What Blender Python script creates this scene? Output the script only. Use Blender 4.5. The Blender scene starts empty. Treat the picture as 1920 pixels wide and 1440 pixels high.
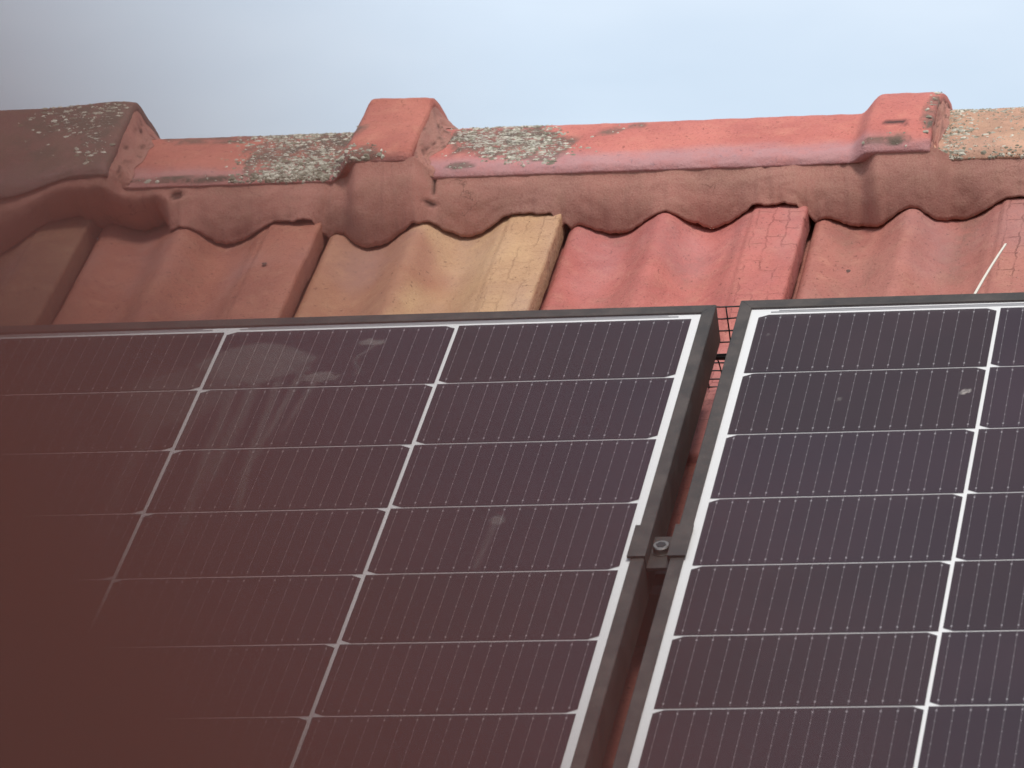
import bpy, bmesh, math, random
from mathutils import Vector, Matrix, noise

random.seed(7)
R = math.radians
scene = bpy.context.scene
COL = scene.collection

# ------------------------------------------------------------------ camera
PITCH = R(35)
CP, SP = math.cos(PITCH), math.sin(PITCH)
cam_d = bpy.data.cameras.new('camera')
cam = bpy.data.objects.new('camera', cam_d)
COL.objects.link(cam)
cam.matrix_world = Matrix(((0.978247, 0.026071, 0.205799, 0.658308),
                           (0.207415, -0.106487, -0.972440, -3.777763),
                           (-0.003437, 0.993972, -0.109578, -0.472844),
                           (0, 0, 0, 1)))
cam_d.sensor_fit = 'HORIZONTAL'
cam_d.sensor_width = 36.0
cam_d.lens = 178.1
cam_d.clip_start = 0.01
cam_d.clip_end = 5000
cam_d.dof.use_dof = True
cam_d.dof.focus_distance = 3.97
cam_d.dof.aperture_fstop = 22.3          # an 8 mm wide tele lens
scene.camera = cam

# ------------------------------------------------------------------ sky and sun
SUN_ELEV, SUN_AZ = R(56), R(158)         # azimuth clockwise from +Y: behind the camera, to its right
world = bpy.data.worlds.new('World')
scene.world = world
world.use_nodes = True
wt = world.node_tree
wt.nodes.clear()
wo = wt.nodes.new('ShaderNodeOutputWorld')
bg = wt.nodes.new('ShaderNodeBackground')
sky = wt.nodes.new('ShaderNodeTexSky')
sky.sky_type = 'NISHITA'
sky.sun_disc = False
sky.sun_elevation = SUN_ELEV
sky.sun_rotation = SUN_AZ
sky.altitude = 100
sky.air_density = 1.0
sky.dust_density = 1.6
sky.ozone_density = 1.5
tc = wt.nodes.new('ShaderNodeTexCoord')
mp = wt.nodes.new('ShaderNodeMapping')
mp.inputs['Scale'].default_value = (3.0, 3.0, 9.0)
cn = wt.nodes.new('ShaderNodeTexNoise')
cn.inputs['Scale'].default_value = 2.2
cn.inputs['Detail'].default_value = 5
cn.inputs['Roughness'].default_value = 0.5
cr = wt.nodes.new('ShaderNodeMapRange')
cr.inputs['From Min'].default_value = 0.30
cr.inputs['From Max'].default_value = 0.72
cr.inputs['To Min'].default_value = 0.45
cr.inputs['To Max'].default_value = 0.75
cm = wt.nodes.new('ShaderNodeMix')
cm.data_type = 'RGBA'
cm.inputs['B'].default_value = (7.7, 8.4, 9.2, 1)   # thin high cloud
wt.links.new(tc.outputs['Generated'], mp.inputs['Vector'])
wt.links.new(mp.outputs['Vector'], cn.inputs['Vector'])
wt.links.new(cn.outputs['Fac'], cr.inputs['Value'])
wt.links.new(cr.outputs['Result'], cm.inputs['Factor'])
wt.links.new(sky.outputs['Color'], cm.inputs['A'])
wt.links.new(cm.outputs['Result'], bg.inputs['Color'])
bg.inputs['Strength'].default_value = 0.09
wt.links.new(bg.outputs['Background'], wo.inputs['Surface'])

sun_d = bpy.data.lights.new('sun', 'SUN')
sun_d.energy = 2.0
sun_d.angle = R(14)
sun_d.color = (1.0, 0.95, 0.88)
sun = bpy.data.objects.new('sun', sun_d)
COL.objects.link(sun)
sdir = Vector((math.sin(SUN_AZ) * math.cos(SUN_ELEV), math.cos(SUN_AZ) * math.cos(SUN_ELEV), math.sin(SUN_ELEV)))
sun.rotation_euler = sdir.to_track_quat('Z', 'Y').to_euler()
sun.location = (0, -2, 6)

vs = scene.view_settings
vs.view_transform = 'Standard'
vs.look = 'None'
vs.exposure = 0.5
vs.gamma = 1
vs.use_curve_mapping = False
scene.cycles.max_bounces = 8
scene.cycles.transparent_max_bounces = 12
scene.cycles.caustics_reflective = False
scene.cycles.caustics_refractive = False

# ------------------------------------------------------------------ helpers
def W(u, v, n):
    """roof coordinates (along the ridge, up the slope, off the slope) -> world"""
    return Vector((u, v * CP - n * SP, v * SP + n * CP))

def link(o, parent=None):
    COL.objects.link(o)
    if parent is not None:
        o.parent = parent
    return o

def mesh_obj(name, verts, faces, mat, parent=None, smooth=False, attrs=None):
    me = bpy.data.meshes.new(name)
    me.from_pydata([tuple(v) for v in verts], [], faces)
    if smooth:
        me.polygons.foreach_set('use_smooth', [True] * len(me.polygons))
    for k, vals in (attrs or {}).items():
        a = me.attributes.new(k, 'FLOAT', 'POINT')
        a.data.foreach_set('value', vals)
    if mat is not None:
        me.materials.append(mat)
    me.update()
    return link(bpy.data.objects.new(name, me), parent)

def empty(name, loc=(0, 0, 0)):
    o = bpy.data.objects.new(name, None)
    o.empty_display_size = 0.05
    o.location = loc
    return link(o)

def tag(o, label, cat=None, group=None, kind=None):
    o['label'] = label
    if cat: o['category'] = cat
    if group: o['group'] = group
    if kind: o['kind'] = kind
    return o

def grid_faces(nu, nv, off=0, flip=False):
    f = []
    for j in range(nv - 1):
        for i in range(nu - 1):
            a = off + j * nu + i
            q = (a, a + 1, a + nu + 1, a + nu)
            f.append(q[::-1] if flip else q)
    return f

def fbm(x, y, z=0.0, oct=3):
    s, a = 0.0, 1.0
    for k in range(oct):
        s += a * noise.noise(Vector((x, y, z + 7.1 * k)))
        x, y, z, a = x * 2.03, y * 2.03, z * 2.03, a * 0.5
    return s

def smooth01(x):
    x = min(1.0, max(0.0, x))
    return x * x * (3 - 2 * x)

def interp(tab, x):
    if x <= tab[0][0]: return tab[0][1]
    for (a, fa), (b, fb) in zip(tab, tab[1:]):
        if x <= b:
            return fa + (fb - fa) * (x - a) / (b - a)
    return tab[-1][1]

def catmull(tab, x):
    n = len(tab)
    if x <= tab[0][0]: return tab[0][1]
    if x >= tab[-1][0]: return tab[-1][1]
    for i in range(n - 1):
        if x <= tab[i + 1][0]:
            x1, y1 = tab[i]; x2, y2 = tab[i + 1]
            x0, y0 = tab[max(0, i - 1)]; x3, y3 = tab[min(n - 1, i + 2)]
            h = x2 - x1
            m1 = (y2 - y0) / max(1e-6, x2 - x0); m2 = (y3 - y1) / max(1e-6, x3 - x1)
            t = (x - x1) / h
            return ((2*t**3 - 3*t*t + 1) * y1 + (t**3 - 2*t*t + t) * h * m1 + (-2*t**3 + 3*t*t) * y2 + (t**3 - t*t) * h * m2)

def box_verts(o, a, b, c):
    """o corner, a b c edge vectors"""
    return [o, o + a, o + a + b, o + b, o + c, o + a + c, o + a + b + c, o + b + c]
BOXF = [(0, 3, 2, 1), (4, 5, 6, 7), (0, 1, 5, 4), (1, 2, 6, 5), (2, 3, 7, 6), (3, 0, 4, 7)]

class MB:
    def __init__(s): s.v, s.f = [], []
    def box(s, u0, u1, v0, v1, n0, n1):
        k = len(s.v)
        s.v += [W(u, v, n) for u, v, n in ((u0, v0, n0), (u1, v0, n0), (u1, v1, n0), (u0, v1, n0), (u0, v0, n1), (u1, v0, n1), (u1, v1, n1), (u0, v1, n1))]
        s.f += [tuple(i + k for i in q) for q in BOXF]
    def quad(s, *p):
        k = len(s.v); s.v += list(p); s.f.append(tuple(range(k, k + len(p))))
    def tube(s, pts, r, seg=6, caps=True):
        k = len(s.v)
        n = len(pts)
        rr = r if isinstance(r, (list, tuple)) else [r] * n
        for i, p in enumerate(pts):
            t = (Vector(pts[min(n - 1, i + 1)]) - Vector(pts[max(0, i - 1)])).normalized()
            a = t.orthogonal().normalized() if i == 0 else (pa - t * pa.dot(t)).normalized()
            pa = a
            b = t.cross(a)
            for j in range(seg):
                an = 2 * math.pi * j / seg
                s.v.append(Vector(p) + a * (rr[i] * math.cos(an)) + b * (rr[i] * math.sin(an)))
        for i in range(n - 1):
            for j in range(seg):
                s.f.append((k + i*seg + j, k + i*seg + (j+1) % seg, k + (i+1)*seg + (j+1) % seg, k + (i+1)*seg + j))
        if caps:
            s.f.append(tuple(k + j for j in range(seg))[::-1])
            s.f.append(tuple(k + (n-1)*seg + j for j in range(seg)))
    def build(s, name, mat, parent=None, smooth=False):
        return mesh_obj(name, s.v, s.f, mat, parent, smooth)

# ------------------------------------------------------------------ materials
class NT:
    """tiny node-graph writer"""
    def __init__(s, name):
        s.m = bpy.data.materials.new(name); s.m.use_nodes = True
        s.t = s.m.node_tree; s.t.nodes.clear()
        s.out = s.t.nodes.new('ShaderNodeOutputMaterial')
    def n(s, typ, **kw):
        x = s.t.nodes.new('ShaderNode' + typ)
        for k, v in kw.items(): setattr(x, k, v)
        return x
    def l(s, a, b): s.t.links.new(a, b)
    def set(s, sock, val):
        if isinstance(val, (int, float, tuple, list)):
            sock.default_value = val
        else: s.l(val, sock)
    def noise(s, scale, detail=4, rough=0.55, vec=None, dist=0.0, out='Fac'):
        x = s.n('TexNoise'); x.inputs['Scale'].default_value = scale
        x.inputs['Detail'].default_value = detail; x.inputs['Roughness'].default_value = rough
        x.inputs['Distortion'].default_value = dist
        if vec is not None: s.l(vec, x.inputs['Vector'])
        return x.outputs[out]
    def mix(s, fac, a, b, blend='MIX'):
        x = s.n('Mix', data_type='RGBA', blend_type=blend)
        s.set(x.inputs['Factor'], fac); s.set(x.inputs['A'], a); s.set(x.inputs['B'], b)
        return x.outputs['Result']
    def math(s, op, a, b=0.0, c=0.0, clamp=False):
        x = s.n('Math', operation=op, use_clamp=clamp)
        s.set(x.inputs[0], a); s.set(x.inputs[1], b); s.set(x.inputs[2], c)
        return x.outputs[0]
    def ramp(s, val, lo, hi, a=0.0, b=1.0):
        x = s.n('MapRange', interpolation_type='SMOOTHSTEP')
        s.set(x.inputs['Value'], val)
        x.inputs['From Min'].default_value = lo; x.inputs['From Max'].default_value = hi
        x.inputs['To Min'].default_value = a; x.inputs['To Max'].default_value = b
        return x.outputs['Result']
    def attr(s, name):
        x = s.n('Attribute', attribute_name=name); return x.outputs['Fac']
    def bump(s, h, strength, dist):
        x = s.n('Bump'); x.inputs['Strength'].default_value = strength; x.inputs['Distance'].default_value = dist
        s.l(h, x.inputs['Height']); return x.outputs['Normal']
    def pbsdf(s, color, rough=0.8, normal=None, **kw):
        p = s.n('BsdfPrincipled')
        s.set(p.inputs['Base Color'], color); s.set(p.inputs['Roughness'], rough)
        if normal is not None: s.l(normal, p.inputs['Normal'])
        for k, v in kw.items(): s.set(p.inputs[k.replace('_', ' ')], v)
        return p.outputs['BSDF']
    def done(s, sh):
        s.l(sh, s.out.inputs['Surface']); return s.m

def plain(name, col, rough=0.6, **kw):
    t = NT(name); return t.done(t.pbsdf((*col, 1), rough, **kw))

def clay_material():
    """fired clay: body colour per object, grime, lichen and craze from point attributes"""
    t = NT('fired_clay')
    oi = t.n('ObjectInfo')
    geo = t.n('TexCoord').outputs['Object']
    big = t.noise(14, 4, 0.6, geo)
    mid = t.noise(60, 5, 0.65, geo)
    fine = t.noise(420, 3, 0.6, geo)
    grain = t.noise(1400, 2, 0.5, geo)
    base = oi.outputs['Color']
    dark = t.mix(1.0, base, (0.82, 0.76, 0.78, 1), 'MULTIPLY')
    lite = t.mix(0.20, base, (0.62, 0.36, 0.24, 1))
    c = t.mix(t.ramp(big, 0.35, 0.68), dark, base)
    c = t.mix(t.ramp(mid, 0.45, 0.75, 0, 0.7), c, lite)
    c = t.mix(t.ramp(fine, 0.50, 0.75, 0, 0.5), c, t.mix(1.0, c, (0.5, 0.45, 0.45, 1), 'MULTIPLY'))
    c = t.mix(t.math('MULTIPLY', t.attr('warm'), t.ramp(mid, 0.2, 0.6, 0.7, 1.0)), c, (0.36, 0.165, 0.10, 1))
    fl = t.ramp(t.noise(310, 3, 0.55, geo, 0.8), 0.63, 0.70)
    c = t.mix(t.math('MULTIPLY', fl, 0.75), c, t.mix(1.0, c, (0.30, 0.25, 0.26, 1), 'MULTIPLY'))
    fl2 = t.ramp(t.noise(260, 3, 0.6, t.n('TexCoord').outputs['Generated'], 0.4), 0.66, 0.72)
    c = t.mix(t.math('MULTIPLY', fl2, 0.5), c, (0.62, 0.45, 0.38, 1))
    # lilac-grey weathered skin
    bl = t.math('MULTIPLY', t.attr('bloom'), t.ramp(mid, 0.25, 0.6, 0.55, 1.0))
    c = t.mix(bl, c, (0.37, 0.24, 0.255, 1))
    # grey-olive grime
    gr = t.math('MULTIPLY', t.attr('grime'), t.ramp(mid, 0.32, 0.58, 0.25, 1.0))
    c = t.mix(gr, c, (0.115, 0.085, 0.065, 1))
    # pale crusty lichen
    mp = t.n('Mapping'); t.l(geo, mp.inputs['Vector']); mp.inputs['Scale'].default_value = (0.42, 1, 1)
    ln = t.noise(400, 4, 0.72, mp.outputs['Vector'], 0.5)
    lsum = t.math('ADD', ln, t.math('MULTIPLY', t.attr('lichen'), 0.245))
    lm = t.ramp(lsum, 0.775, 0.835)
    lcol = t.mix(t.noise(900, 2, 0.5, geo), (0.26, 0.23, 0.18, 1), (0.66, 0.62, 0.52, 1))
    c = t.mix(lm, c, lcol)
    # dark pits
    pit = t.attr('pit')
    c = t.mix(pit, c, (0.035, 0.02, 0.018, 1))
    # craze lines pressed into the side-lap strip
    uvn = t.n('UVMap'); uvn.uv_map = 'press'
    bt = t.n('TexBrick')
    cd = t.n('VectorMath', operation='ADD'); t.l(uvn.outputs['UV'], cd.inputs[0])
    cdn = t.n('VectorMath', operation='SCALE'); t.l(t.noise(90, 2, 0.5, geo, out='Color'), cdn.inputs[0]); cdn.inputs['Scale'].default_value = 0.008
    t.l(cdn.outputs[0], cd.inputs[1]); t.l(cd.outputs[0], bt.inputs['Vector'])
    bt.inputs['Scale'].default_value = 30.0; bt.inputs['Mortar Size'].default_value = 0.022
    bt.inputs['Mortar Smooth'].default_value = 0.4
    bt.inputs['Brick Width'].default_value = 0.9; bt.inputs['Row Height'].default_value = 0.40
    bt.offset = 0.43
    crz = t.math('MULTIPLY', bt.outputs['Fac'], t.math('MULTIPLY', t.attr('craze'), t.ramp(t.noise(34, 3, 0.6, geo), 0.40, 0.62, 0.05, 1)))
    c = t.mix(t.math('MULTIPLY', crz, 0.5), c, t.mix(1.0, c, (0.35, 0.28, 0.28, 1), 'MULTIPLY'))
    h = t.math('ADD', t.math('MULTIPLY', mid, 0.5), t.math('MULTIPLY', fine, 0.35))
    h = t.math('ADD', h, t.math('MULTIPLY', grain, 0.12))
    h = t.math('ADD', h, t.math('MULTIPLY', lm, 0.9))
    h = t.math('SUBTRACT', h, t.math('MULTIPLY', crz, 0.5))
    nrm = t.bump(h, 0.75, 0.0026)
    return t.done(t.pbsdf(c, t.ramp(mid, 0.3, 0.7, 0.72, 0.9), nrm, Specular_IOR_Level=0.35))

def mortar_material():
    t = NT('red_mortar')
    geo = t.n('TexCoord').outputs['Object']
    big = t.noise(11, 4, 0.6, geo); mid = t.noise(55, 5, 0.6, geo); gr = t.noise(700, 3, 0.6, geo)
    c = t.mix(t.ramp(big, 0.3, 0.7), (0.285, 0.132, 0.108, 1), (0.40, 0.172, 0.138, 1))
    c = t.mix(t.ramp(mid, 0.4, 0.75, 0, 0.4), c, (0.30, 0.165, 0.12, 1))
    c = t.mix(t.ramp(gr, 0.35, 0.7, 0, 0.35), c, (0.44, 0.26, 0.20, 1))
    c = t.mix(t.ramp(gr, 0.30, 0.42, 0.18, 0), c, (0.07, 0.035, 0.03, 1))
    sm = t.n('Mapping'); t.l(geo, sm.inputs['Vector']); sm.inputs['Scale'].default_value = (1, 0.12, 0.12)
    c = t.mix(t.ramp(t.noise(130, 3, 0.6, sm.outputs['Vector']), 0.56, 0.72, 0, 0.20), c, (0.20, 0.095, 0.08, 1))
    vo = t.n('TexVoronoi', feature='DISTANCE_TO_EDGE'); vo.inputs['Scale'].default_value = 24
    vd = t.n('VectorMath', operation='ADD'); t.l(geo, vd.inputs[0])
    vds = t.n('VectorMath', operation='SCALE'); t.l(t.noise(70, 3, 0.6, geo, out='Color'), vds.inputs[0]); vds.inputs['Scale'].default_value = 0.02
    t.l(vds.outputs[0], vd.inputs[1]); t.l(vd.outputs[0], vo.inputs['Vector'])
    crack = t.math('MULTIPLY', t.ramp(vo.outputs['Distance'], 0.004, 0.013, 1, 0), t.ramp(t.noise(17, 2, 0.5, geo), 0.60, 0.66))
    c = t.mix(t.math('MULTIPLY', crack, 0.4), c, (0.06, 0.03, 0.025, 1))
    c = t.mix(t.attr('pit'), c, (0.03, 0.017, 0.014, 1))
    h = t.math('ADD', t.math('MULTIPLY', mid, 0.8), t.math('MULTIPLY', gr, 0.45))
    return t.done(t.pbsdf(c, 0.92, t.bump(h, 0.5, 0.002), Specular_IOR_Level=0.2))

def glass_material():
    """clear module glass carrying a film of dust; denser where water has dried"""
    t = NT('module_glass')
    geo = t.n('TexCoord').outputs['Object']
    fr = t.n('Fresnel'); fr.inputs['IOR'].default_value = 1.25
    tr = t.n('BsdfTransparent'); tr.inputs['Color'].default_value = (0.95, 0.96, 0.96, 1)
    gl = t.n('BsdfGlossy'); gl.inputs['Roughness'].default_value = 0.12
    mx = t.n('MixShader')
    t.l(fr.outputs['Fac'], mx.inputs[0]); t.l(tr.outputs['BSDF'], mx.inputs[1]); t.l(gl.outputs['BSDF'], mx.inputs[2])
    df = t.n('BsdfDiffuse'); df.inputs['Color'].default_value = (0.46, 0.31, 0.28, 1)
    film = t.ramp(t.noise(9, 5, 0.6, geo), 0.3, 0.75, 0.020, 0.038)
    speck = t.ramp(t.noise(520, 2, 0.5, geo), 0.755, 0.80, 0, 0.35)
    t.set(df.inputs['Color'], t.mix(t.ramp(t.attr('stain'), 0.0, 0.06), (0.46, 0.23, 0.25, 1), (0.46, 0.40, 0.37, 1)))
    stain = t.math('MULTIPLY', t.math('MULTIPLY', t.attr('stain'), 1.7), t.ramp(t.noise(260, 4, 0.7, geo), 0.3, 0.65, 0.45, 1.0))
    fac = t.math('ADD', t.math('ADD', film, speck), stain, clamp=True)
    m2 = t.n('MixShader')
    t.l(fac, m2.inputs[0]); t.l(mx.outputs['Shader'], m2.inputs[1]); t.l(df.outputs['BSDF'], m2.inputs[2])
    return t.done(m2.outputs['Shader'])

def cell_material():
    t = NT('silicon_cell')
    oi = t.n('ObjectInfo')
    c = t.mix(oi.outputs['Random'], (0.018, 0.008, 0.012, 1), (0.021, 0.010, 0.019, 1))
    return t.done(t.pbsdf(c, 0.45, None, Specular_IOR_Level=0.3))

def frame_material():
    t = NT('anodised_frame')
    geo = t.n('TexCoord').outputs['Object']
    d = t.noise(40, 5, 0.65, geo); d2 = t.noise(600, 2, 0.5, geo)
    c = t.mix(t.ramp(d, 0.35, 0.7), (0.036, 0.030, 0.027, 1), (0.068, 0.055, 0.049, 1))
    c = t.mix(t.ramp(d2, 0.62, 0.75, 0, 0.35), c, (0.15, 0.12, 0.1, 1))
    return t.done(t.pbsdf(c, t.ramp(d, 0.3, 0.7, 0.5, 0.65), t.bump(d2, 0.08, 0.0005), Specular_IOR_Level=0.3))

def lichen_material():
    t = NT('lichen_crust')
    geo = t.n('TexCoord').outputs['Object']
    c = t.mix(t.attr('shade'), (0.17, 0.15, 0.11, 1), (0.60, 0.56, 0.47, 1))
    c = t.mix(t.ramp(t.noise(500, 2, 0.5, geo), 0.5, 0.7, 0, 0.4), c, (0.22, 0.20, 0.15, 1))
    return t.done(t.pbsdf(c, 0.95, None, Specular_IOR_Level=0.1))
M_LICHEN = lichen_material()
M_CLAY = clay_material()
M_MORT = mortar_material()
M_GLASS = glass_material()
M_CELL = cell_material()
M_FRAME = frame_material()
M_BACK = plain('white_backsheet', (0.80, 0.79, 0.78), 0.5)
M_SILVER = plain('tinned_wire', (0.38, 0.36, 0.37), 0.45, Metallic=0.4)
M_RIBBON = plain('tinned_ribbon', (0.50, 0.49, 0.50), 0.4, Metallic=0.5)
M_BLACK = plain('black_wire', (0.012, 0.011, 0.011), 0.5)
M_RAIL = plain('black_rail', (0.030, 0.026, 0.024), 0.55)
M_STEEL = plain('bolt_steel', (0.28, 0.26, 0.24), 0.45, Metallic=1.0)
M_TIE = plain('cream_plastic', (0.60, 0.55, 0.47), 0.5)
M_SCRAP = plain('pale_scrap', (0.5, 0.42, 0.40), 0.8)
M_DECK = plain('roof_underlay', (0.03, 0.024, 0.022), 0.9)

def ground_material():
    t = NT('grass_ground'); geo = t.n('TexCoord').outputs['Object']
    c = t.mix(t.noise(0.4, 6, 0.6, geo), (0.045, 0.07, 0.025, 1), (0.12, 0.11, 0.07, 1))
    return t.done(t.pbsdf(c, 0.95))

# ------------------------------------------------------------------ the setting: ground
gm = MB()
gm.quad(*(Vector((2500 * x, 2500 * y, -6.5)) for x, y in ((-1, -1), (1, -1), (1, 1), (-1, 1))))
tag(gm.build('ground', ground_material()), 'grassy ground far below the roof', kind='structure')

# ------------------------------------------------------------------ roof
roof = tag(empty('roof', W(0, 0, -0.17)), 'red clay tiled roof slope with mortared ridge behind the solar panels', 'roof')
bpy.context.view_layer.update()
RINV = roof.matrix_world.inverted()
def to_roof(o):
    o.parent = roof
    o.matrix_parent_inverse = RINV
    return o

dm = MB()
dm.box(-1.6, 1.75, -2.6, 0.44, -0.165, -0.15)
k = len(dm.v)
ridge_top = W(0, 0.47, -0.15)
for u in (-1.6, 1.75):
    dm.v += [Vector((u, ridge_top.y, ridge_top.z - 0.02)), Vector((u, ridge_top.y + 2.2, ridge_top.z - 0.02 - 2.2 * SP / CP))]
dm.f.append((k, k + 2, k + 3, k + 1))
to_roof(dm.build('underlay', M_DECK))

PITCH_U = 0.2085
U_EDGE = -0.3815                          # right edge of a side-lap strip
PROFILE = [(-0.05, -0.121), (0.0, -0.1205), (0.014, -0.1180), (0.024, -0.1075), (0.034, -0.1045), (0.06, -0.1020), (0.10, -0.1045), (0.15, -0.1090), (0.21, -0.1115),
           (0.28, -0.1080), (0.35, -0.0985), (0.40, -0.0918), (0.425, -0.0905), (0.455, -0.0925), (0.52, -0.1035), (0.58, -0.1095), (0.63, -0.1092),
           (0.70, -0.1030), (0.755, -0.0952), (0.782, -0.0928), (0.792, -0.0903), (0.83, -0.0896), (1.0, -0.0900)]
def tile_n(s):
    return catmull(PROFILE, s)
def roof_n(u):
    s = (u - U_EDGE) / PITCH_U
    return tile_n(s - math.floor(s))

LEN = 0.475
CRAZE = {-2: 0.05, -1: 0.10, 0: 0.45, 1: 0.85, 2: 1.0}
def make_tile(name, k, vtop, seed, fine, flat=0.0, tilt=0.006, r0=False):
    """one double-trough clay tile: moulded top face, side-lap edge, lower edge"""
    u0 = U_EDGE + k * PITCH_U
    ss = []
    n1 = 104 if fine else 15
    for i in range(n1 + 1):
        ss.append(-0.045 + 1.045 * i / n1)
    nv = 64 if fine else 4
    verts, at = [], {'grime': [], 'bloom': [], 'lichen': [], 'pit': [], 'craze': [], 'warm': []}
    uv = []
    cols = len(ss) + 2
    for j in range(nv + 2):
        jj = min(j, nv)
        q = jj / nv                               # 0 at the head, 1 at the foot
        v = vtop - LEN * q
        drop = 0.012 if j == nv + 1 else 0.0
        for i in range(cols):
            s = ss[min(i, len(ss) - 1)]
            n = tile_n(s)
            fl = flat * smooth01((q - 0.30) / 0.45)
            if s < 0.80:
                n = n + fl * (-0.1035 - n)
            wob = 0.0
            if fine:
                wob = 0.0013 * fbm(s * 5 + seed * 3.1, q * 9, seed, 4)
            du = 0.0
            if i == len(ss): n -= 0.0035; du = 0.0007
            if i == len(ss) + 1: n -= 0.0215; du = 0.0004
            edge = 0.0007 * fbm(q * 34, seed * 5.0, 0.3, 3) if fine and i >= len(ss) - 1 else 0
            verts.append(W(u0 + s * PITCH_U + du + edge, v, n + wob - drop + tilt * (q - 0.4)))
            f1 = fbm(s * 4 + seed, q * 5, 2.2, 3)
            trough = smooth01((-0.098 - tile_n(s)) / 0.012)
            g0 = 0.10 + 0.45 * f1 * trough
            wm_ = 0.0
            if k == 0 and r0:
                g0 *= 0.5
                wm_ = 1.0 * (1 - smooth01((s - 0.26 - 0.25 * q + 0.25 * f1) / 0.25)) + 0.35 * trough * smooth01((q - 0.15) / 0.2)
            at['warm'].append(min(1.0, max(0.0, wm_)))
            at['grime'].append(min(1, max(0, g0)) if fine else 0.1)
            at['bloom'].append(max(0, 0.35 * fbm(s * 3 - seed, q * 4 + 3, 5.5, 3)) if fine else 0.0)
            at['lichen'].append(0.0); at['pit'].append(0.0)
            at['craze'].append(CRAZE.get(k if r0 else 9, 0.5) * smooth01((s - 0.79) / 0.03) if fine else 0.0)
            uv.append((q * LEN, s * PITCH_U))
    o = mesh_obj(name, verts, grid_faces(cols, nv + 2, flip=True), M_CLAY, None, True, at)
    uvl = o.data.uv_layers.new(name='press')
    for lp in o.data.loops:
        uvl.data[lp.index].uv = uv[lp.vertex_index]
    return to_roof(o)

RED = (0.36, 0.115, 0.085, 1)
TONES = [(0.34, 0.115, 0.08, 1), (0.38, 0.12, 0.09, 1), (0.30, 0.105, 0.078, 1), (0.36, 0.13, 0.085, 1)]
TOP_TILES = {   # tiles in view under the ridge
    -2: ((0.25, 0.125, 0.080, 1), 0.25, 'dull brown clay tile at the left'),
    -1: ((0.38, 0.145, 0.098, 1), 0.10, 'orange red clay tile with a nick in its flat rim'),
    0: ((0.54, 0.335, 0.180, 1), 0.35, 'ochre yellow clay tile between red ones'),
    1: ((0.47, 0.145, 0.118, 1), 0.25, 'bright red clay tile with crazed rim'),
    2: ((0.395, 0.150, 0.115, 1), 0.05, 'dusky red clay tile with dark specks'),
}
VTOP0 = 0.412
for k, (c, fl, lab) in TOP_TILES.items():
    o = make_tile('roof_tile', k, VTOP0, k + 3.7, True, fl, r0=True)
    o.color = c
    o['label'] = lab
proto = make_tile('roof_tile', 3, VTOP0, 1.0, False)
proto.color = TONES[0]
ROW = 0.430
def copy_tile(k, r):
    c = proto.copy()
    COL.objects.link(c)
    c.location = proto.location + W((k - 3) * PITCH_U, -ROW * r, 0)
    c.color = random.choice(TONES)
    return c
for k in (-5, -4, -3, 4, 5):
    copy_tile(k, 0)
# second row down, seen through the gap between the panels
for kk in (0, 1):
    o = make_tile('roof_tile', kk, VTOP0 - ROW, kk + 9.3, True, 0.2)
    o.color = (0.38, 0.12, 0.092, 1)
for r in range(1, 6):
    for k in range(-5, 6):
        if r == 1 and k in (0, 1): continue
        copy_tile(k, r)

# ------------------------------------------------------------------ ridge tiles
YC = 0.465
BODY = [(-0.1125, 0.1695), (-0.1122, 0.1740), (-0.1095, 0.1790), (-0.101, 0.1858), (-0.084, 0.1968), (-0.064, 0.2092), (-0.045, 0.2195), (-0.031, 0.2243), (0, 0.2262)]
COL1 = [(-0.126, 0.183), (-0.1265, 0.1885), (-0.124, 0.1935), (-0.115, 0.2010), (-0.098, 0.2115), (-0.072, 0.2285), (-0.046, 0.2460), (-0.036, 0.2520), (0, 0.2478)]
COL2 = [(-0.127, 0.1755), (-0.1265, 0.182), (-0.124, 0.1885), (-0.115, 0.1985), (-0.098, 0.2100), (-0.075, 0.2235), (-0.052, 0.2345), (-0.030, 0.2405), (0, 0.2425)]
BIG0 = [(-0.130, 0.180), (-0.1290, 0.1855), (-0.125, 0.1905), (-0.114, 0.2000), (-0.096, 0.2150), (-0.070, 0.2370), (-0.048, 0.2520), (-0.034, 0.2578), (0, 0.2490)]
def section_pts(tab, m):
    """resample a half section to m points by index, mirror it"""
    half = []
    L = len(tab) - 1
    for i in range(m):
        x = L * i / (m - 1)
        half.append((catmull([(k, p[0]) for k, p in enumerate(tab)], x), catmull([(k, p[1]) for k, p in enumerate(tab)], x)))
    top = max(b for a, b in half)
    lean = half[-1][1] < top - 1e-4              # crown leans back from a front arris
    return half + [(-a, min(b, half[-1][1] - 0.13 * -a - 0.02 * smooth01(-a / 0.12)) if lean else b) for a, b in half[-2::-1]]

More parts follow.
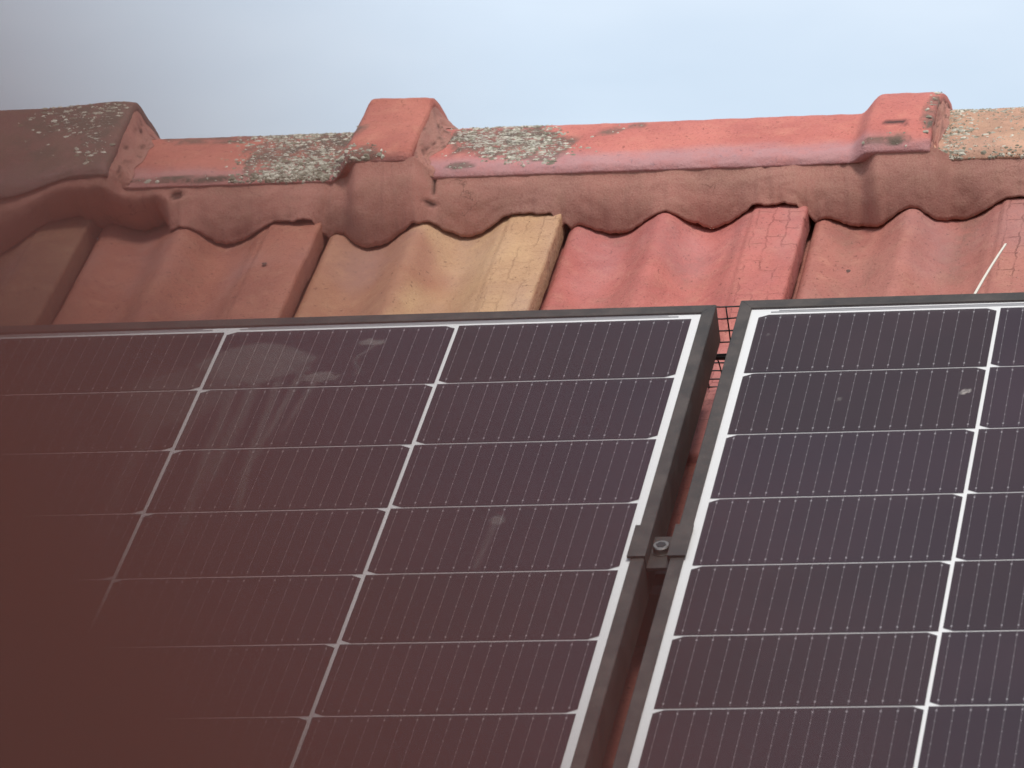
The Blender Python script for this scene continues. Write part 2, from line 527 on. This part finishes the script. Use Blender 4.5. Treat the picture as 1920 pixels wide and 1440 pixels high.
def ridge_tile(u0, u1, body, collar, clen, color, spots, label, seed, step=0.003, grime=0.0, bloom=1.0, dip=None, pits=(), lg=0.95):
    m = 26
    sb, sc = section_pts(body, m), section_pts(collar, m)
    nsec = len(sb)
    nu = int((u1 - u0) / step) + 1
    verts = []; at = {'grime': [], 'bloom': [], 'lichen': [], 'pit': [], 'craze': []}
    T = 0.013
    rows = []
    for i in range(nu):
        u = u0 + (u1 - u0) * i / (nu - 1)
        w = smooth01((u - (u1 - clen - 0.012)) / 0.020)
        rr = 1.0 - 0.10 * smooth01((u - (u1 - 0.008)) / 0.008)   # worn end arris
        rows.append((u, w, rr))
    def put(u, w, rr, inner, extra=0.0):
        for q in range(nsec):
            y = sb[q][0] * (1 - w) + sc[q][0] * w
            z = sb[q][1] * (1 - w) + sc[q][1] * w
            t = abs(2 * q / (nsec - 1) - 1)              # 1 at both feet, 0 at the crown
            d = 0.0007 * fbm(u * 9 + seed * 7, q * 0.12, seed, 3) + 0.0005 * fbm(u * 70, q * 0.5, seed + 4, 3)
            k = (1 - rr) * 0.013
            if dip: z += dip(u) * t
            if inner:
                y *= 1 - T / 0.115; z -= T * (1 - 0.6 * t)
            else:
                y *= 1 + (d - k) / 0.11; z += (d - k) * (1 - t * 0.5)
            verts.append(Vector((u + extra * fbm(q * 0.35, seed * 3.3, 1.1, 3), YC + y, z)))
            front = y < 0
            li = 0.0
            for (su, sz, ru, rz, amp) in spots:
                e = ((u - su) / ru) ** 2 + ((z - sz) / rz) ** 2
                e += 0.75 * fbm(u * 60 + seed, z * 110, 3.3, 3)
                li = max(li, amp * (1 - smooth01((e - 0.25) / 0.9)))
            at['lichen'].append(li)
            g = grime * (0.75 + 0.4 * fbm(u * 20, q * 0.2, 8 + seed, 3)) + lg * smooth01(li * 1.7) * (0.9 + 0.5 * fbm(u * 40, q * 0.3, 1.7, 2))
            at['grime'].append(min(1, max(0, g)))
            zb = (z - sb[0][1]) / 0.062
            at['bloom'].append(min(1, max(0, bloom * (smooth01((0.42 - zb + 0.10 * fbm(u * 16, q * 0.3, 6.6, 3)) / 0.24)) * 0.62)))
            p = 0.0
            for (pu, pz, ru, rz) in pits:
                e = ((u - pu) / ru) ** 2 + ((z - pz - 0.18 * (pu - u)) / rz) ** 2 + 0.5 * fbm(u * 160, z * 260, 9.1, 2)
                p = max(p, 1 - smooth01((e - 0.55) / 0.5))
            at['pit'].append(p if not inner else 0)
            at['craze'].append(0.0)
    for (u, w, rr) in rows: put(u, w, rr, False, 0.0009 if u > u1 - 0.004 else 0)
    nf = len(rows)
    put(u1, 1, 1, True)
    put(u1 - clen + 0.016, 1, 1, True)
    put(u1 - clen - 0.014, 0, 1, True)
    put(u0 + 0.002, 0, 1, True)
    faces = grid_faces(nsec, nf)
    rg = [(nf - 1 + k) * nsec for k in range(5)] + [0]
    for a, b in zip(rg, rg[1:]):
        for q in range(nsec - 1):
            faces.append((a + q, a + q + 1, b + q + 1, b + q))
    for q in (0, nsec - 1):
        ring = [r * nsec + q for r in range(nf)] + [a + q for a in rg[1:5]]
        faces.append(tuple(ring))
    o = mesh_obj('ridge_tile', verts, faces, M_CLAY, None, True, at)
    o.data.uv_layers.new(name='press')
    o.color = color
    o['label'] = label
    to_roof(o)
    # raised crusts of lichen, far too many and small to count
    if spots:
        rnd = random.Random(int(seed * 100))
        cv2, cf2, shade = [], [], []
        def surf(u, x):
            w = smooth01((u - (u1 - clen - 0.012)) / 0.020)
            i = min(m - 2, int(x)); f = x - i
            a = [sb[i][k] * (1 - w) + sc[i][k] * w for k in (0, 1)]
            b = [sb[i + 1][k] * (1 - w) + sc[i + 1][k] * w for k in (0, 1)]
            y, z = a[0] + (b[0] - a[0]) * f, a[1] + (b[1] - a[1]) * f
            if dip: z += dip(u) * abs(2 * x / (nsec - 1) - 1)
            nn = Vector((0, -(b[1] - a[1]), (b[0] - a[0]))).normalized()
            return Vector((u, YC + y, z)), nn
        for (su, sz, ru, rz, amp) in spots:
            cnt = int(0.62 * amp * amp * ru * rz * 1.15e6)
            for _ in range(cnt):
                u = su + ru * 1.25 * rnd.gauss(0, 0.5)
                x = rnd.uniform(0.5, m - 2.2)
                p, nn = surf(u, x)
                e = ((u - su) / (1.15 * ru)) ** 2 + ((p.z - sz) / (1.15 * rz)) ** 2 + 0.9 * fbm(u * 75 + seed, p.z * 130, 3.3, 3)
                if e > 1.05 or u > u1 - 0.002 or u < u0 + 0.01: continue
                r = 0.0007 + 0.0019 * rnd.random() ** 2.2
                h = 0.0002 + 0.00055 * rnd.random()
                tv = (Vector((1, 0, 0)) - nn * nn.x).normalized(); bv = nn.cross(tv)
                kk = len(cv2); sgm = 7; sh = rnd.random() ** 1.15
                st = rnd.uniform(1.0, 1.9)
                cv2.append(p + nn * (h + 0.0003)); shade.append(sh)
                for q in range(sgm):
                    an = 2 * math.pi * q / sgm + rnd.uniform(-0.3, 0.3)
                    rr_ = r * rnd.uniform(0.65, 1.2)
                    cv2.append(p + tv * (rr_ * st * math.cos(an)) + bv * (rr_ * math.sin(an)) - nn * 0.0003); shade.append(sh * 0.8)
                cf2 += [(kk, kk + 1 + q, kk + 1 + (q + 1) % sgm) for q in range(sgm)]
        if cv2:
            lo = mesh_obj('lichen', cv2, cf2, M_LICHEN, o, False, {'shade': shade})
            lo['kind'] = 'stuff'
            lo['label'] = 'pale grey crusty lichen'
    return o

def plug(u, tab, parent, seed, length):
    """fillet of mortar from the open end of a collar down to the tile it laps"""
    m = 40
    sc, sb = section_pts(tab, m), section_pts(BODY, m)
    verts, pit = [], []
    rings = 12
    for r in range(rings):
        f = r / (rings - 1)
        for q, ((y, z), (yb, zb)) in enumerate(zip(sc, sb)):
            k = 1 - (1 - f) ** 1.7
            nz = fbm(y * 55 + seed, z * 70 + f * 3, seed, 4)
            yy = y * 0.962 * (1 - k) + yb * 1.004 * k
            zz = (z - 0.0042) * (1 - k) + (zb + 0.0006) * k
            bump = 0.0034 * nz * math.sin(math.pi * min(1, f * 0.95 + 0.05))
            uu = u - 0.0015 + length * f * (0.75 + 0.45 * fbm(q * 0.11, seed * 2.0, 0.7, 3))
            verts.append(Vector((uu + 0.4 * bump, YC + yy * (1 + bump / 0.11), zz + bump)))
            pit.append(max(0, min(1, 1.8 * fbm(y * 70, z * 70 + f * 4, seed + 3, 3) - 0.45)))
    o = mesh_obj('end_mortar', verts, grid_faces(len(sc), rings), M_MORT, None, True, {'pit': pit})
    o.parent = parent
    return o

def dip0(u):
    return -0.018 * smooth01((-0.585 - u) / 0.075)
rt = []
rt.append(ridge_tile(-1.06, -0.566, BODY, BIG0, 0.16, (0.20, 0.105, 0.085, 1),
          [(-0.625, 0.240, 0.036, 0.017, 0.85), (-0.588, 0.232, 0.019, 0.032, 0.9), (-0.650, 0.218, 0.014, 0.008, 0.7), (-0.632, 0.206, 0.014, 0.007, 0.7)],
          'dark grey brown ridge tile crusted with pale lichen', 2.1, grime=0.72, bloom=0.5, dip=dip0))
rt.append(ridge_tile(-0.60, -0.300, BODY, COL1, 0.060, (0.48, 0.160, 0.115, 1),
          [(-0.415, 0.204, 0.050, 0.034, 1.0), (-0.39, 0.188, 0.055, 0.016, 1.0), (-0.375, 0.218, 0.03, 0.008, 0.7), (-0.345, 0.189, 0.02, 0.004, 0.7), (-0.48, 0.222, 0.07, 0.006, 0.6), (-0.5, 0.176, 0.07, 0.004, 0.5)],
          'short orange red ridge tile with grey lichen and high square collar', 5.3, grime=0.10, bloom=0.7))
rt.append(ridge_tile(-0.345, 0.140, BODY, COL2, 0.058, (0.52, 0.165, 0.130, 1),
          [(-0.235, 0.211, 0.050, 0.021, 1.15), (-0.205, 0.197, 0.046, 0.014, 1.2), (-0.262, 0.180, 0.014, 0.004, 0.85), (-0.140, 0.214, 0.018, 0.005, 0.62), (-0.117, 0.218, 0.012, 0.004, 0.62),
           (0.105, 0.186, 0.026, 0.006, 0.62), (0.137, 0.213, 0.007, 0.022, 0.75)],
          'long bright red ridge tile with lilac lower edge and rounded collar', 8.8, grime=0.03, bloom=1.0,
          pits=[(0.110, 0.2035, 0.014, 0.0026)]))
rt.append(ridge_tile(0.095, 0.580, BODY, COL2, 0.060, (0.58, 0.34, 0.22, 1),
          [(0.18, 0.20, 0.06, 0.04, 0.55), (0.155, 0.20, 0.014, 0.05, 0.75), (0.205, 0.214, 0.03, 0.012, 0.7), (0.26, 0.20, 0.06, 0.04, 0.45)],
          'weathered ochre ridge tile flecked with pale lichen', 11.7, grime=0.10, bloom=0.2, lg=0.25))
rt.append(ridge_tile(0.535, 1.02, BODY, COL2, 0.060, (0.37, 0.125, 0.095, 1), [], 'plain red ridge tile', 14.2, step=0.012))

# ------------------------------------------------------------------ ridge mortar
def blend(u, a, b, e=0.008):
    return smooth01((u - a + e) / (2 * e)) * (1 - smooth01((u - b - e) / (2 * e)))
VBOT = [(-1.2, 0.362), (-0.668, 0.358), (-0.640, 0.366), (-0.612, 0.384), (-0.582, 0.398), (-0.528, 0.402), (-0.520, 0.385), (-0.514, 0.366), (-0.5, 0.364), (1.2, 0.364)]
mv, pit = [], []
U0, U1, DU = -1.05, 1.0, 0.0025
NU = int((U1 - U0) / DU) + 1
NT_ = 18
for j in range(NT_ + 2):
    for i in range(NU):
        u = U0 + i * DU
        c1 = blend(u, -0.354, -0.306); c2 = blend(u, 0.088, 0.134); c3 = blend(u, 0.526, 0.574)
        r0 = 1 - smooth01((u + 0.572) / 0.020)
        cc = max(c1, c2, c3)
        yt = 0.3537 - 0.0140 * cc - 0.016 * r0
        zt = 0.1730 + 0.0130 * c1 + 0.0055 * max(c2, c3) + (0.0095 + dip0(u)) * r0
        yt += 0.0008 * fbm(u * 60, 3.1, 0, 3)
        vb = interp(VBOT, u) + 0.0035 * fbm(u * 34, 1.3, 5.0, 3) + 0.0016 * fbm(u * 210, 6.3, 5.0, 3) - 0.010 * cc
        nb = sum(roof_n(u + x) for x in (-0.006, -0.003, 0, 0.003, 0.006)) / 5
        gap = 0.0003 + 0.0052 * max(0.0, fbm(u * 34, 9.7, 2.0, 3) - 0.12) + 0.0013 * fbm(u * 190, 4.4, 1.0, 3)
        nb += max(0.0002, gap)
        B = W(u, vb, nb)
        Tp = Vector((u, yt, zt))
        t = min(1.0, j / NT_)
        P = Tp.lerp(B, t)
        P.y = Tp.y + (B.y - Tp.y) * t ** 2.2
        ease = smooth01(t / 0.35)
        bul = math.sin(math.pi * min(1, t * 0.9)) * 0.0040
        P.y -= ease * (bul + 0.0014 * fbm(u * 22, t * 1.2, 3.0, 4) + 0.0006 * fbm(u * 120, t * 7, 1.0, 3))
        # ripples and creases of the trowel
        P.y += 0.0022 * (1 - smooth01(abs(u + 0.372 + 0.010 * t) / 0.0035)) + 0.0016 * (1 - smooth01(abs(u - 0.0 - 0.006 * t) / 0.003)) + 0.0014 * (1 - smooth01(abs(u - 0.066) / 0.004))
        p = 0.0
        for (pu, pt, ru, rt_) in ((-0.283, 0.25, 0.0018, 0.20), (-0.285, 0.62, 0.0055, 0.06), (-0.508, 0.28, 0.006, 0.10)):
            e = ((u - pu) / ru) ** 2 + ((t - pt) / rt_) ** 2
            p = max(p, 1 - smooth01((e - 0.4) / 0.8))
        P.y += 0.003 * p
        if j == NT_ + 1:
            P = B + Vector((0, 0.035, 0.012))
        mv.append(P); pit.append(p * 0.8)
mo = mesh_obj('ridge_mortar', mv, grid_faces(NU, NT_ + 2, flip=True), M_MORT, None, True, {'pit': pit})
mo['label'] = 'reddish brown mortar bed with scalloped lower edge'
to_roof(mo)

plugs = [(-0.566, BIG0, 0, 3.0), (-0.300, COL1, 1, 5.0), (0.140, COL2, 2, 9.0), (0.580, COL2, 3, 4.0)]
for (u, tab, i, sd) in plugs:
    plug(u, tab, rt[i], sd, (0.026, 0.024, 0.010, 0.012)[i])

# nail head, nicks and dirt on the tiles
def dirt(u, v, n, ru, rv, seed):
    vs_, fs = [], []
    m = 9
    vs_.append(W(u, v, n + 0.0012))
    for i in range(m):
        a = 2 * math.pi * i / m
        r = 0.7 + 0.5 * noise.noise(Vector((math.cos(a) * 2, math.sin(a) * 2, seed)))
        vs_.append(W(u + ru * r * math.cos(a), v + rv * r * math.sin(a), n))
    fs = [(0, i + 1, (i + 1) % m + 1) for i in range(m)]
    o = mesh_obj('dirt_clump', vs_, fs, M_DIRT, None, True)
    return to_roof(o)
M_DIRT = plain('dark_dirt', (0.10, 0.055, 0.045), 0.95)
for (u, v, n, ru, rv, sd) in ((-0.4131, 0.2866, -0.0895, 0.0042, 0.005, 1), (0.0772, 0.2855, -0.1125, 0.004, 0.005, 2), (0.1723, 0.3216, -0.1108, 0.004, 0.005, 3), (0.180, 0.329, -0.108, 0.002, 0.002, 4), (-0.058, 0.275, -0.1105, 0.003, 0.003, 5), (0.069, 0.283, -0.1125, 0.0014, 0.002, 6)):
    dirt(u, v, n + 0.0006, ru * 0.75, rv * 0.7, sd)

# ------------------------------------------------------------------ solar panels
CW, QV = 0.184, 0.093                       # cell pitch across and up the slope
GU, GV = 0.0028, 0.0017
NC, NR = 6, 18
N_LIP, N_GLASS, N_CELL = 0.0016, 0.0008, 0.0
CELL_MESH, WIRE_MESH = {}, {}
def cell_mesh(cham_top):
    if cham_top in CELL_MESH: return CELL_MESH[cham_top]
    w, h, c = (CW - GU) / 2, (QV - GV) / 2, 0.0075
    cv = 0.0042
    if cham_top: p = [(-w, -h), (w, -h), (w, h - cv), (w - c, h), (-w + c, h), (-w, h - cv)]
    else: p = [(-w + c, -h), (w - c, -h), (w, -h + cv), (w, h), (-w, h), (-w, -h + cv)]
    me = bpy.data.meshes.new('solar_cell')
    vs_ = [W(a, b, 0) for a, b in p] + [W(a, b, -0.00025) for a, b in p]
    fs = [tuple(range(6)), tuple(range(11, 5, -1))] + [(i + 6, (i + 1) % 6 + 6, (i + 1) % 6, i) for i in range(6)]
    me.from_pydata([tuple(x) for x in vs_], [], fs); me.materials.append(M_CELL); me.update()
    CELL_MESH[cham_top] = me
    # sixteen wires with solder pads
    b = MB()
    n = 0.00022
    sp = (CW - GU) / 16
    def q(ua, ub, va, vb): b.quad(W(ua, va, n), W(ub, va, n), W(ub, vb, n), W(ua, vb, n))
    for i in range(16):
        u = -w + sp * (i + 0.5)
        q(u - 0.000085, u + 0.000085, -h + 0.001, h - 0.001)
        for k in range(7):
            v = -h + 0.0055 + (2 * h - 0.011) * k / 6
            e = k in (0, 6)
            a, d = (0.00060, 0.0010) if e else (0.00033, 0.00055)
            n = 0.00028
            q(u - a, u + a, v - d, v + d)
            n = 0.00022
    wm = bpy.data.meshes.new('busbar')
    wm.from_pydata([tuple(x) for x in b.v], [], b.f); wm.materials.append(M_SILVER); wm.update()
    WIRE_MESH[cham_top] = wm
    return me

def stain_left(u, v):
    s = 0.0
    # dried patch near the top
    e = ((u + 0.330) / 0.050) ** 2 + ((v + 0.055) / 0.036) ** 2 + 0.55 * fbm(u * 28, v * 40, 1.0, 3)
    s = max(s, 0.085 * (1 - smooth01((e - 0.55) / 0.35)))
    e = ((u + 0.385) / 0.055) ** 2 + ((v + 0.10) / 0.060) ** 2 + 0.5 * fbm(u * 22, v * 22, 4.0, 3)
    s = max(s, 0.045 * (1 - smooth01((e - 0.4) / 0.7)))
    e = ((u + 0.277) / 0.016) ** 2 + ((v + 0.080) / 0.009) ** 2 + 0.8 * fbm(u * 120, v * 120, 2.0, 3)
    s = max(s, 0.11 * (1 - smooth01((e - 0.5) / 0.5)))
    e = ((u + 0.247) / 0.010) ** 2 + ((v + 0.026) / 0.006) ** 2 + 0.8 * fbm(u * 150, v * 150, 2.0, 3)
    s = max(s, 0.14 * (1 - smooth01((e - 0.5) / 0.5)))
    d = abs(u - (-0.247 - 0.10 * (-v - 0.026) + 0.004 * math.sin(v * 150)))
    if -0.080 < v < -0.026: s = max(s, 0.07 * (1 - smooth01(d / 0.003)))
    # runs of dirty water
    for (u0, va, vb, w, amp, sl) in ((-0.360, -0.09, -0.30, 0.007, 0.050, 0.05), (-0.342, -0.08, -0.36, 0.006, 0.060, -0.04), (-0.326, -0.08, -0.28, 0.008, 0.060, 0.02), (-0.308, -0.09, -0.33, 0.005, 0.065, -0.05), (-0.292, -0.085, -0.24, 0.004, 0.075, 0.10), (-0.279, -0.09, -0.20, 0.004, 0.060, 0.12), (-0.395, -0.10, -0.34, 0.009, 0.045, 0.0), (-0.300, -0.20, -0.27, 0.003, 0.075, 0.24)):
        if vb < v < va + 0.02:
            uc = u0 + sl * (v - va) + 0.0035 * fbm(v * 18, u0 * 50, 0, 2)
            k = (1 - smooth01((abs(u - uc) / w) - 0.15)) * smooth01((v - vb) / 0.08) * smooth01((va + 0.02 - v) / 0.02)
            s = max(s, amp * k)
    e = ((u + 0.100) / 0.006) ** 2 + ((v + 0.300) / 0.010) ** 2 + 0.8 * fbm(u * 90, v * 90, 7.0, 3)
    s = max(s, 0.09 * (1 - smooth01((e - 0.5) / 0.6)))
    if -0.37 < v < -0.30: s = max(s, 0.05 * (1 - smooth01(abs(u + 0.100 - 0.06 * (v + 0.3)) / 0.005)))
    return s
def stain_right(u, v):
    s = 0.0
    for (a, b, r, amp) in ((0.219, -0.130, 0.0028, 0.32), (0.2225, -0.1285, 0.0018, 0.32), (0.128, -0.136, 0.0015, 0.12), (0.062, -0.032, 0.0015, 0.10)):
        e = ((u - a) / r) ** 2 + ((v - b) / (1.6 * r)) ** 2
        s = max(s, amp * (1 - smooth01((e - 0.3) / 0.8)))
    return s

def solar_panel(u_cell, v_cell, side, lip_top, out_top, phase, stain, label):
    """u_cell: edge of the cell field next to the gap, side -1 extends to the left, +1 to the right; v_cell: top of the cell field"""
    ua, ub = (u_cell - NC * CW, u_cell) if side < 0 else (u_cell, u_cell + NC * CW)
    vb = v_cell - NR * QV
    border, fw = 0.0056, 0.0098
    lu0, lu1 = ua - border, ub + border
    ou0, ou1 = lu0 - fw, lu1 + fw
    lv1, ov1 = lip_top, out_top
    lv0 = vb - 0.010; ov0 = lv0 - 0.0115
    root = tag(empty('solar_panel', W((ou0 + ou1) / 2, ov0, -0.0300)), label, 'solar panel', 'solar panels side by side on the roof')
    bpy.context.view_layer.update()
    inv = root.matrix_world.inverted()
    def child(o, par=None):
        if par is None:
            o.parent = root; o.matrix_parent_inverse = inv
        else:
            o.parent = par
        return o
    # mitred frame rails
    nb, nt = -0.0300, N_LIP
    out = [(ou0, ov0), (ou1, ov0), (ou1, ov1), (ou0, ov1)]
    inn = [(lu0, lv0), (lu1, lv0), (lu1, lv1), (lu0, lv1)]
    ch = 0.0007
    cu, cvv = (ou0 + ou1) / 2, (ov0 + ov1) / 2
    def inset(p, d):
        return (p[0] + (d if p[0] < cu else -d), p[1] + (d if p[1] < cvv else -d))
    for k in range(4):
        a, b_ = out[k], out[(k + 1) % 4]
        c, d = inn[(k + 1) % 4], inn[k]
        # hairline at the mitre
        def prof(o_, i_):
            oo = inset(o_, ch); ii = inset(i_, -ch)
            return [W(*o_, nb), W(*o_, nt - ch), W(*oo, nt), W(*ii, nt), W(*i_, nt - ch * 0.6), W(*i_, nb + 0.024), W(*inset(i_, 0.004), nb + 0.024), W(*inset(i_, 0.004), nb)]
        A, B_ = prof(a, d), prof(b_, c)
        tdir = (B_[0] - A[0]).normalized() * 0.00012
        A = [x + tdir for x in A]; B_ = [x - tdir for x in B_]
        m = len(A)
        fs = [(i, (i + 1) % m, (i + 1) % m + m, i + m) for i in range(m)] + [tuple(range(m))[::-1], tuple(range(m, 2 * m))]
        child(mesh_obj('frame_rail', A + B_, [f[::-1] for f in fs], M_FRAME))
    bk = MB(); bk.box(lu0 - 0.006, lu1 + 0.006, lv0 - 0.006, lv1 + 0.006, -0.0060, -0.0006)
    child(bk.build('backsheet', M_BACK))
    # string ribbons above the cells
    rb = MB()
    for c in range(0, NC, 2):
        a = ua + c * CW + (phase if side > 0 else 0) * 0.0
        rb.box(a + 0.010, a + 2 * CW - 0.012, v_cell + 0.0030, v_cell + 0.0042, -0.0005, 0.0001)
        rb.box(a + 0.016, a + 2 * CW - 0.020, v_cell + 0.0052, v_cell + 0.0060, -0.0005, 0.0001)
    child(rb.build('string_ribbon', M_RIBBON))
    for c in range(NC):
        for r in range(NR):
            top = (c + phase) % 2 == 0
            o = bpy.data.objects.new('solar_cell', cell_mesh(top))
            COL.objects.link(o)
            o.location = W(ua + (c + 0.5) * CW, v_cell + GV / 2 - (r + 0.5) * QV - GV / 2, N_CELL)
            child(o)
            w = bpy.data.objects.new('busbar', WIRE_MESH[top])
            COL.objects.link(w)
            child(w, o)
    # glass sheet
    st = 0.004
    gu, gv = [], []
    x0, x1, y0, y1 = lu0 - 0.003, lu1 + 0.003, lv0 - 0.003, lv1 + 0.003
    fine0, fine1 = (-0.56, 0.006) if side < 0 else (0.03, 0.30)
    def axis(a, b, f0, f1, s1, s2):
        xs = [a]
        while xs[-1] < b - 1e-6:
            s = s1 if f0 - 1e-6 <= xs[-1] <= f1 else s2
            xs.append(min(b, xs[-1] + s))
        return xs
    gu = axis(x0, x1, fine0, fine1, 0.0016 if side > 0 else 0.0025, 0.05)
    gv = axis(y0, y1, -0.45 if side < 0 else -0.20, 0.03, 0.0025 if side > 0 else 0.0035, 0.05)
    vs_, sv = [], []
    for v in gv:
        for u in gu:
            vs_.append(W(u, v, N_GLASS)); sv.append(stain(u, v))
    child(mesh_obj('glass', vs_, grid_faces(len(gu), len(gv)), M_GLASS, None, True, {'stain': sv}))
    return root

solar_panel(-0.0010 + GU / 2, -0.0010, -1, 0.0060, 0.0175, 0, stain_left, 'solar panel left of the gap with dried water stains on its glass')
solar_panel(0.0509 - GU / 2, 0.0022, 1, 0.0110, 0.0232, 0, stain_right, 'cleaner solar panel right of the gap with a small pale dropping')

# ------------------------------------------------------------------ mounting rail, clamp, mesh, cable
rl = MB()
rl.box(-1.30, 1.38, -0.357, -0.317, -0.0735, -0.0620)
rl.box(-1.30, 1.38, -0.357, -0.345, -0.0620, -0.0304)
rl.box(-1.30, 1.38, -0.329, -0.317, -0.0620, -0.0304)
tag(rl.build('mounting_rail', M_RAIL), 'black metal mounting rail running under both solar panels', 'rail')

clamp = tag(empty('panel_clamp', W(0.0243, -0.337, -0.033)), 'black clamp with steel bolt bridging the gap between the solar panels', 'clamp')
bpy.context.view_layer.update()
ci = clamp.matrix_world.inverted()
def cchild(o): o.parent = clamp; o.matrix_parent_inverse = ci; return o
cb = MB()
prof = [(0.0035, 0.0018), (0.0035, 0.0036), (0.0165, 0.0036), (0.0165, -0.0065), (0.0322, -0.0065), (0.0322, 0.0036), (0.0452, 0.0036), (0.0452, 0.0018), (0.0338, 0.0018), (0.0338, -0.0090), (0.0148, -0.0090), (0.0148, 0.0018)]
va, vb_ = -0.361, -0.318
k = len(prof)
cv_ = [W(a, va, n) for a, n in prof] + [W(a, vb_, n) for a, n in prof]
cf = [(i, (i + 1) % k, (i + 1) % k + k, i + k) for i in range(k)]
capq = [(0, 1, 2, 11), (2, 3, 10, 11), (3, 4, 9, 10), (4, 5, 8, 9), (5, 6, 7, 8)]
cf += [q for q in capq] + [tuple(i + k for i in q[::-1]) for q in capq]
cchild(mesh_obj('clamp_body', cv_, cf, M_FRAME))
bm_ = MB()
axis_pts = lambda n0, n1: [W(0.0243, -0.3385, n0), W(0.0243, -0.3385, n1)]
bm_.tube(axis_pts(-0.0065, -0.0057), 0.0072, 20)
bm_.tube([W(0.0243, -0.3385, -0.0057), W(0.0243, -0.3385, -0.0016), W(0.0243, -0.3385, -0.0008)], [0.0062, 0.0062, 0.0055], 20)
bolt = cchild(bm_.build('bolt', M_STEEL))
hx = MB(); hx.tube([W(0.0243, -0.3385, -0.0012), W(0.0243, -0.3385, -0.0005)], 0.0038, 6)
h = hx.build('hex_socket', M_BLACK); h.parent = bolt

# wire mesh that closes the slot under the panel tops
wm = MB()
path = [(0.0245, -0.0040), (0.0245, -0.0145), (0.0246, -0.0250), (0.0248, -0.0355), (0.0250, -0.0460)]
for i in range(1, 7):
    path.append((0.0250 + 0.0060 * i, -0.0460 - 0.0104 * i))
mu0, mu1 = -0.30, 0.34
def wob(i, j): return 0.0008 * noise.noise(Vector((i * 1.7, j * 2.3, 0.5)))
nw = int((mu1 - mu0) / 0.0127)
for i in range(nw + 1):
    u = mu0 + i * 0.0127 + 0.0045
    wm.tube([W(u + wob(i, j), v + wob(j, i), n) for j, (v, n) in enumerate(path)], 0.00062, 5)
for j, (v, n) in enumerate(path):
    wm.tube([W(mu0 + i * 0.0127, v + wob(j, i + 9), n + wob(i, j + 5)) for i in range(nw + 2)], 0.00062, 5)
tag(wm.build('wire_mesh', M_BLACK, None, True), 'black wire bird mesh showing in the gap between the panels', 'wire mesh')
cbm = MB()
cbm.tube([W(-0.35 + 0.035 * i, 0.0262 + 0.0008 * math.sin(i), -0.0490 + 0.0008 * math.cos(i * 1.3)) for i in range(22)], 0.0024, 8)
tag(cbm.build('cable', M_BLACK, None, True), 'black cable running across the gap behind the wire mesh', 'cable')

# cream cable tie tail sticking up behind the right panel
tm = MB()
a, b = W(0.2085, 0.0240, -0.0080), W(0.2300, 0.1055, 0.0005)
d = (b - a)
side = W(1, 0, 0).cross(d).normalized()
ax = d.cross(side).normalized()
pts = []
for i in range(6):
    t = i / 5
    p = a + d * t + side * (0.0015 * math.sin(math.pi * t))
    w = 0.0010 * (1 - 0.25 * t)
    pts.append([p + ax * w + side * 0.0005, p - ax * w + side * 0.0005, p - ax * w - side * 0.0005, p + ax * w - side * 0.0005])
tv = [x for r in pts for x in r]
tf = [(i * 4 + j, i * 4 + (j + 1) % 4, i * 4 + 4 + (j + 1) % 4, i * 4 + 4 + j) for i in range(5) for j in range(4)] + [(3, 2, 1, 0), (20, 21, 22, 23)]
tag(mesh_obj('cable_tie', tv, tf, M_TIE), 'thin cream plastic tie tail sticking up behind the right panel', 'cable tie')

# small pale scrap lying in the gap
c = W(-0.0062, -0.2600, -0.0880)
sc = MB()
p = [Vector((-0.004, 0, 0)), Vector((0.0045, 0.001, 0.0004)), Vector((0.001, 0.003, 0.0062))]
sc.v = [c + q for q in p] + [c + q + Vector((0, 0.0006, 0.0003)) for q in p]
sc.f = [(0, 1, 2), (5, 4, 3), (0, 3, 4, 1), (1, 4, 5, 2), (2, 5, 3, 0)]
tag(sc.build('leaf_scrap', M_SCRAP), 'tiny pale scrap lying in the dark gap below the clamp', 'scrap')

# ------------------------------------------------------------------ the photographer's fingertip beside the lens
def finger(tip, axis, r, label):
    t = NT('skin')
    geo = t.n('TexCoord').outputs['Object']
    col = t.mix(t.noise(300, 4, 0.6, geo), (0.056, 0.0195, 0.0155, 1), (0.068, 0.025, 0.020, 1))  # skin colour lowered to stand in for shade on the hand
    m_shaded_skin = t.done(t.pbsdf(col, 0.8, t.bump(t.noise(1500, 3, 0.6, geo), 0.3, 0.0003), Subsurface_Weight=0.1, Specular_IOR_Level=0.1))
    axis = axis.normalized()
    a = axis.orthogonal().normalized(); b = axis.cross(a)
    vs_, fs = [], []
    prof = [(-1.0, 0.0), (-0.96, 0.28), (-0.86, 0.52), (-0.66, 0.76), (-0.38, 0.93), (0.0, 1.0), (0.6, 1.02), (1.3, 1.0), (2.1, 0.98), (2.5, 0.95), (2.7, 0.99), (3.4, 1.08), (4.4, 1.12), (5.6, 1.10), (6.2, 1.06), (6.5, 1.12), (7.6, 1.22), (9.0, 1.25)]
    seg = 28
    for (x, k) in prof:
        for j in range(seg):
            an = 2 * math.pi * j / seg
            flat = 0.90 if math.sin(an) < 0 else 1.0
            vs_.append(tip + axis * (x * r) + a * (k * r * math.cos(an)) + b * (k * r * flat * math.sin(an)))
    for i in range(len(prof) - 1):
        for j in range(seg):
            fs.append((i*seg + j, i*seg + (j+1) % seg, (i+1)*seg + (j+1) % seg, (i+1)*seg + j))
    fs.append(tuple((len(prof) - 1) * seg + j for j in range(seg)))
    f = tag(mesh_obj('finger', vs_, fs, m_shaded_skin, None, True), label, 'finger')
    return f
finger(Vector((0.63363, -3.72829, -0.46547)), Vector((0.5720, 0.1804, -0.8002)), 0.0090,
       'out of focus finger coloured dark as if in shade, intruding close to the lens along the left edge')
